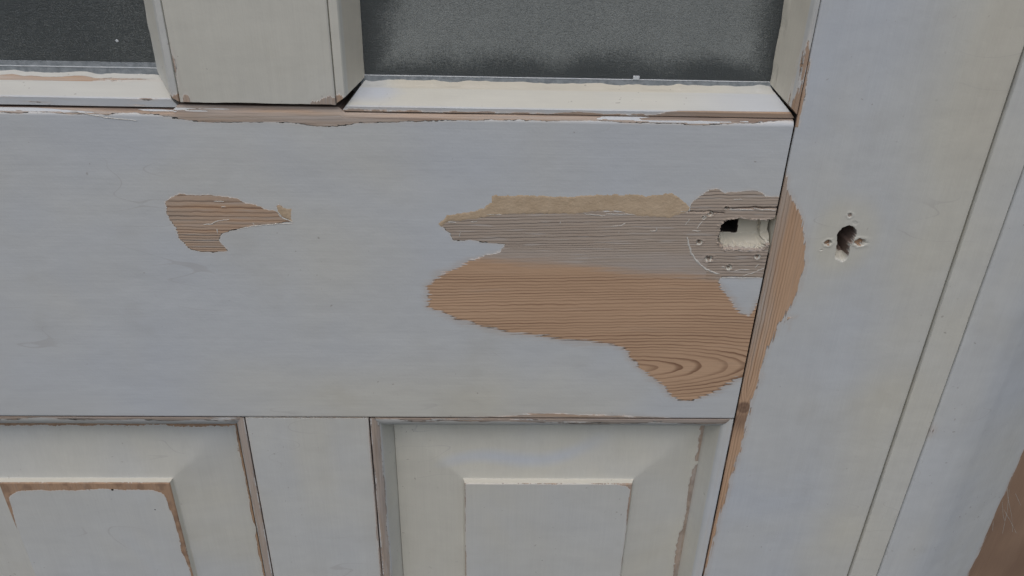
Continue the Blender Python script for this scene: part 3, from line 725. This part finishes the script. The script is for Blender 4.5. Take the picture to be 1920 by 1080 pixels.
def densify(pr, s):
    out = []
    for (a0, y0), (a1, y1) in zip(pr[:-1], pr[1:]):
        k = max(1, int(math.hypot(a1-a0, y1-y0)/s))
        out += [(a0+(a1-a0)*j/k, y0+(y1-y0)*j/k) for j in range(k)]
    return out+[pr[-1]]
def ragged_lip(A, Y, along, seed, sgn, amt):
    w = amt*(fbm(along, 0*along, .09, seed=seed, n=4)-.5)
    return np.where((Y > 16) & (Y < 20.2), A+sgn*w, A)
def bead_h(x0, x1, zj, zf, zg, seed, right):
    """horizontal bead: front fillet zj..zf, weathered slope up to the glass at zg; mitred ends"""
    pr = densify([(zj, 19.6), (zj, 3.4), (zj+.3, 3.0), (zf-.4, 2.8), (zf, 3.2), (zf+(zg-zf)*.5, 11.0), (zg-.6, 18.4), (zg, 19.6)], .8)
    def ends(a, y):
        k = np.clip((a-zj)/(zg-zj), -.2, 1)
        return x0+11.2*k, x1-10.6*k
    def at(X, Z, Y):
        fr = Y < 3.25
        n = fbm(X, Z, .03, .3, seed=seed); n2 = fbm(X, Z, .06, .6, seed=seed+2)
        if right:
            b = np.where(fr, np.maximum((X-78)*.25+2.2*(n2-.5)+(zf-.8-Z)*.9-.6, (n2-.60)*9*sstep(-60, 0, X)+(zj+1.6-Z)*.8), -9)
            cr = np.where(fr, .35, 1.0+.5*(Y > 14)-.6*sstep(70, 140, X))
            cr = cr-.9*(~fr)*sstep(-56, -72, X+14*(n-.5))*sstep(107, 112, Z)
        else:
            b = np.where(fr, (n2-.66)*8+sstep(-212, -200, X)*sstep(-185, -192, X)*1.2-.6, -9)
            up = (Y > 13.2)*(Y < 16.8)
            b = np.where(~fr & (up > 0), 1.3-np.abs(Y-15.0)*.8+3.2*(n-.42)+np.clip((-225-X)*.05, -2, 1.2), b)
            cr = np.where(fr, .3, .85)
        return paint_attrs(X, Z, b, .3, .55, None, cr, .22*fr, False, .9)
    def shp(L, A, Y): return L, ragged_lip(A, Y, L, seed+5, 1, 2.4)+.3*(fbm(L, 0*L, .02, seed=seed+6)-.5), Y
    return loft('glazing_bead', 'x', tpar(lines((x0, x1, 1.1))), pr, ends, M_RAIL, door, None, at, shp)
def bead_v(xj, xf, xg, zb, slope, seed, cream, lipamt, aged=.3):
    """vertical bead beside a pane"""
    sg = 1 if xg > xj else -1
    pr = densify([(xj, 19.6), (xj, .9), (xj+.35*sg, .35), (xf-.6*sg, .1), (xf, .6), (xf+(xg-xf)*.5, 10.0), (xg-.5*sg, 18.4), (xg, 19.6)], .8)
    def ends(a, y):
        k = np.clip((a-xj)/(xg-xj), 0, 1)
        return zb+slope*k, np.full(a.shape, ZT)
    def at(X, Z, Y):
        a = (X-xj)*sg
        ch = 3.2-np.hypot((a-1.0)*.8, (Z-zb)*(.16 if xj > 100 else .6))*1.0+1.6*(fbm(X, Z, .3, .1, seed=seed)-.5)
        if xj > 100: ch = np.maximum(ch, 1.4-np.hypot((a-1.5)*.8, (Z-130)*.10)+1.2*(fbm(X, Z, .3, .1, seed=seed+1)-.5))
        return paint_attrs(X, Z, ch, .3, .4, None, cream+aged*(Y > 3), .2, True, .9)
    def shp(L, A, Y): return L, ragged_lip(A, Y, L, seed+5, sg, lipamt), Y
    return loft('glazing_bead', 'z', tpar(lines((zb, 175, 1.1), (175, ZT, 4))), pr, ends, M_POST, door, None, at, shp)
bead_h(-92.6, 150.0, 104.2, 107.3, 117.2, 270, True)
bead_h(-440.0, -177.0, 104.8, 109.6, 118.6, 280, False)
bead_v(150.1, 147.6, 138.9, 107.0, 11.6, 290, .65, 1.6, .75)
bead_v(-94.4, -89.4, -81.7, 109.2, 9.2, 300, .9, .9, .75)
bead_v(-175.6, -179.2, -192.0, 108.6, 11.4, 310, .55, .7)

# ---- glass panes with their sealant
def pane(x0, x1, z0, z1, mat, seed, right):
    gx = lines((x0, x1, 3)); gz = lines((z0, z0+60, 2), (z0+60, z1, 8))
    X, Z = np.meshgrid(gx, gz, indexing='ij')
    e = np.minimum.reduce([X-(x0+8), (x1-8)-X+6, (Z-(z0+6))*1.0])
    film = .02+.68*sstep(-3, 22, e+12*(fbm(X, Z, .05, seed=seed)-.5))+.16*(fbm(X, Z, .03, seed=seed+3)-.5) if right else .26+.45*(fbm(X, Z, .02, seed=seed)-.5)
    nx, nz = X.shape
    V = np.vstack([np.stack([X, 0*X+20, Z], -1).reshape(-1, 3), np.stack([X, 0*X+24, Z], -1).reshape(-1, 3)])
    q = grid_quads(nx, nz); n = nx*nz
    rim = [i*nz for i in range(nx)]+[(nx-1)*nz+j for j in range(1, nz)]+[i*nz+nz-1 for i in range(nx-2, -1, -1)]+[j for j in range(nz-2, 0, -1)]
    m = len(rim)
    sd = [(rim[k], n+rim[k], n+rim[(k+1) % m], rim[(k+1) % m]) for k in range(m)]
    me = mesh_np('glass_pane', V, np.vstack([q, q[:, ::-1]+n, np.array(sd)]), (), dict(film=np.concatenate([film.ravel()]*2)), 30)
    return link('glass_pane', me, mat, door)
def strip(name, x0, x1, z0, z1, y0, y1, mat, parent, seed, amp):
    xs_ = lines((x0, x1, 2.0)); n = len(xs_)
    w0 = amp*(fbm(xs_, 0*xs_, .08, seed=seed)-.5); w1 = amp*(fbm(xs_, 0*xs_, .08, seed=seed+3)-.5)
    ring = np.stack([np.stack([xs_, 0*xs_+y1, z0+w0], -1), np.stack([xs_, 0*xs_+y0, z0+w0+.1], -1), np.stack([xs_, 0*xs_+y0-.08, (z0+z1)/2+(w0+w1)/2], -1),
                     np.stack([xs_, 0*xs_+y0, z1+w1-.1], -1), np.stack([xs_, 0*xs_+y1, z1+w1], -1)], 1)
    V = ring.reshape(-1, 3)
    q = grid_quads(n, 5, True)[:, ::-1]
    return link(name, mesh_np(name, V, q, [[0, 1, 2, 3, 4], [(n-1)*5+k for k in (4, 3, 2, 1, 0)]], smooth=50), mat, parent)
gr = pane(-86, 143, 112, ZT, M_PANE_R, 320, True); gr['label'] = 'grey filmed obscure glass with darker rim'
gl_ = pane(-400, -187, 112, ZT, M_PANE_L, 330, False); gl_['label'] = 'dark stippled obscure glass'
strip('sealant', -84, 141, 114, 119.3, 19.3, 19.98, M_SEAL, gr, 340, .4)
strip('sealant_edge', -82, 139, 119.25, 119.75, 19.2, 19.98, M_LINE, gr, 350, .15)
strip('sealant', -400, -190, 114, 124.0, 19.3, 19.98, M_SEAL, gl_, 342, .4)
strip('sealant_edge', -400, -191, 121.0, 121.6, 19.05, 19.4, M_LINE, gl_, 352, .25)
strip('paint_fleck', 63.6, 67.0, 119.6, 121.6, 18.9, 19.98, M_LINE, gr, 356, .1)
def dot(x, y, z, r, parent):
    V = [(x, y-.3, z)]+[(x+r*(1+.3*math.sin(3*k))*math.cos(k*math.pi/5), y+.1, z+r*math.sin(k*math.pi/5)) for k in range(10)]
    link('paint_fleck', mesh_np('paint_fleck', V, np.zeros((0, 4), int), [[0, 1+(k+1) % 10, 1+k] for k in range(10)]), M_LINE, parent)
dot(-210.0, 19.95, 135.0, .9, gl_)

# ------------------------------------------------------------------ the frame at the right
frame = empty('doorway_surround', 'white painted door frame standing beside the right door edge', 'door frame')
def fr_stop(X, Z, Y):
    return paint_attrs(X, Z, np.where(X < 263.5, -1.1+2.4*(fbm(X, Z, .05, .03, seed=401)-.5), -9), .1, .9, None, .95-.2*sstep(-40, 60, Z), .3, True, .9)
zz = lines((ZB, -260, 6), (-260, 175, 1.3), (175, ZT, 6))
def wob_edge(amp, seed):
    def f(L, A, Y): return L, A+amp*(fbm(L, 0*L, .03, seed=seed, n=4)-.5), Y
    return f
loft('stop_bead', 'z', tpar(zz), densify([(262.2, 34), (262.2, .8), (262.7, -.2), (263.6, -.6), (280.2, -2.7), (280.9, -2.6), (281.2, -2.0), (281.2, 34)], 1.2),
     straight(ZB, ZT), M_POST, frame, soft(.2, 403), fr_stop, wob_edge(.5, 404))
def fr_jamb(X, Z, Y):
    b = X-380.0+5.5*(fbm(X, Z, .02, .02, seed=410)-.5)+1.5*(fbm(X, Z, .3, .1, seed=411)-.5)
    b = np.maximum(b, 1.0-np.hypot((X-282.8)*.9, (Z+104)*.45))
    return paint_attrs(X, Z, b, .8, .0, np.floor(X/7)+.1, .5-.15*sstep(300, 318, X), .60+.35*(fbm(X, Z, .03, .02, seed=412)-.5), True, 1.0)
jp = [(281.85, 34), (281.85, -2.0), (282.2, -2.8), (283.0, -3.3), (300.5, -4.0)]
jp[-1] = (295.0, -3.9)
jp += [(295+t*26, -3.9+9.6*t*t/2*1.0) for t in np.linspace(.12, 1.0, 12)]
jp += [(384, 30.0), (465, 64.0), (471, 66), (473, 70), (473, 90), (282, 90)]
jamb = loft('jamb', 'z', tpar(zz), densify(jp, 1.6), straight(ZB, ZT), M_POST, frame, soft(.35, 414), fr_jamb)
jamb['label'] = 'rounded frame post with a brown bare strip at its outer edge'
def scratch(pts, seed):
    P = [(x+22, 30+(x-362)*.42, z-10) for x, z in pts]
    n = 14; V = []
    for k in range(n+1):
        t = k/n*(len(P)-1); i = min(int(t), len(P)-2); f = t-i
        c = np.array(P[i])*(1-f)+np.array(P[i+1])*f
        w = .10*(.5+vnoise(np.array([k*1.0]), np.array([0.0]), .8, seed=seed)[0])
        V += [(c[0]-w, c[1]-.10-(w*.2), c[2]), (c[0]+w, c[1]-.10+w*.2, c[2]+.05)]
    link('scratch', mesh_np('scratch', V, grid_quads(n+1, 2)[:, ::-1]), M_RESIDUE, jamb)
for k, s in enumerate(([(344, -128), (352, -160), (364, -186), (381, -214), (392, -236)], [(362, -178), (372, -205), (379, -232)], [(360, -190), (368, -206), (374, -216)], [(366, -200), (384, -222), (398, -240)], [(358, -206), (364, -222)], [(372, -186), (386, -204)])):
    scratch([(x, z) for x, z in s], 420+k)
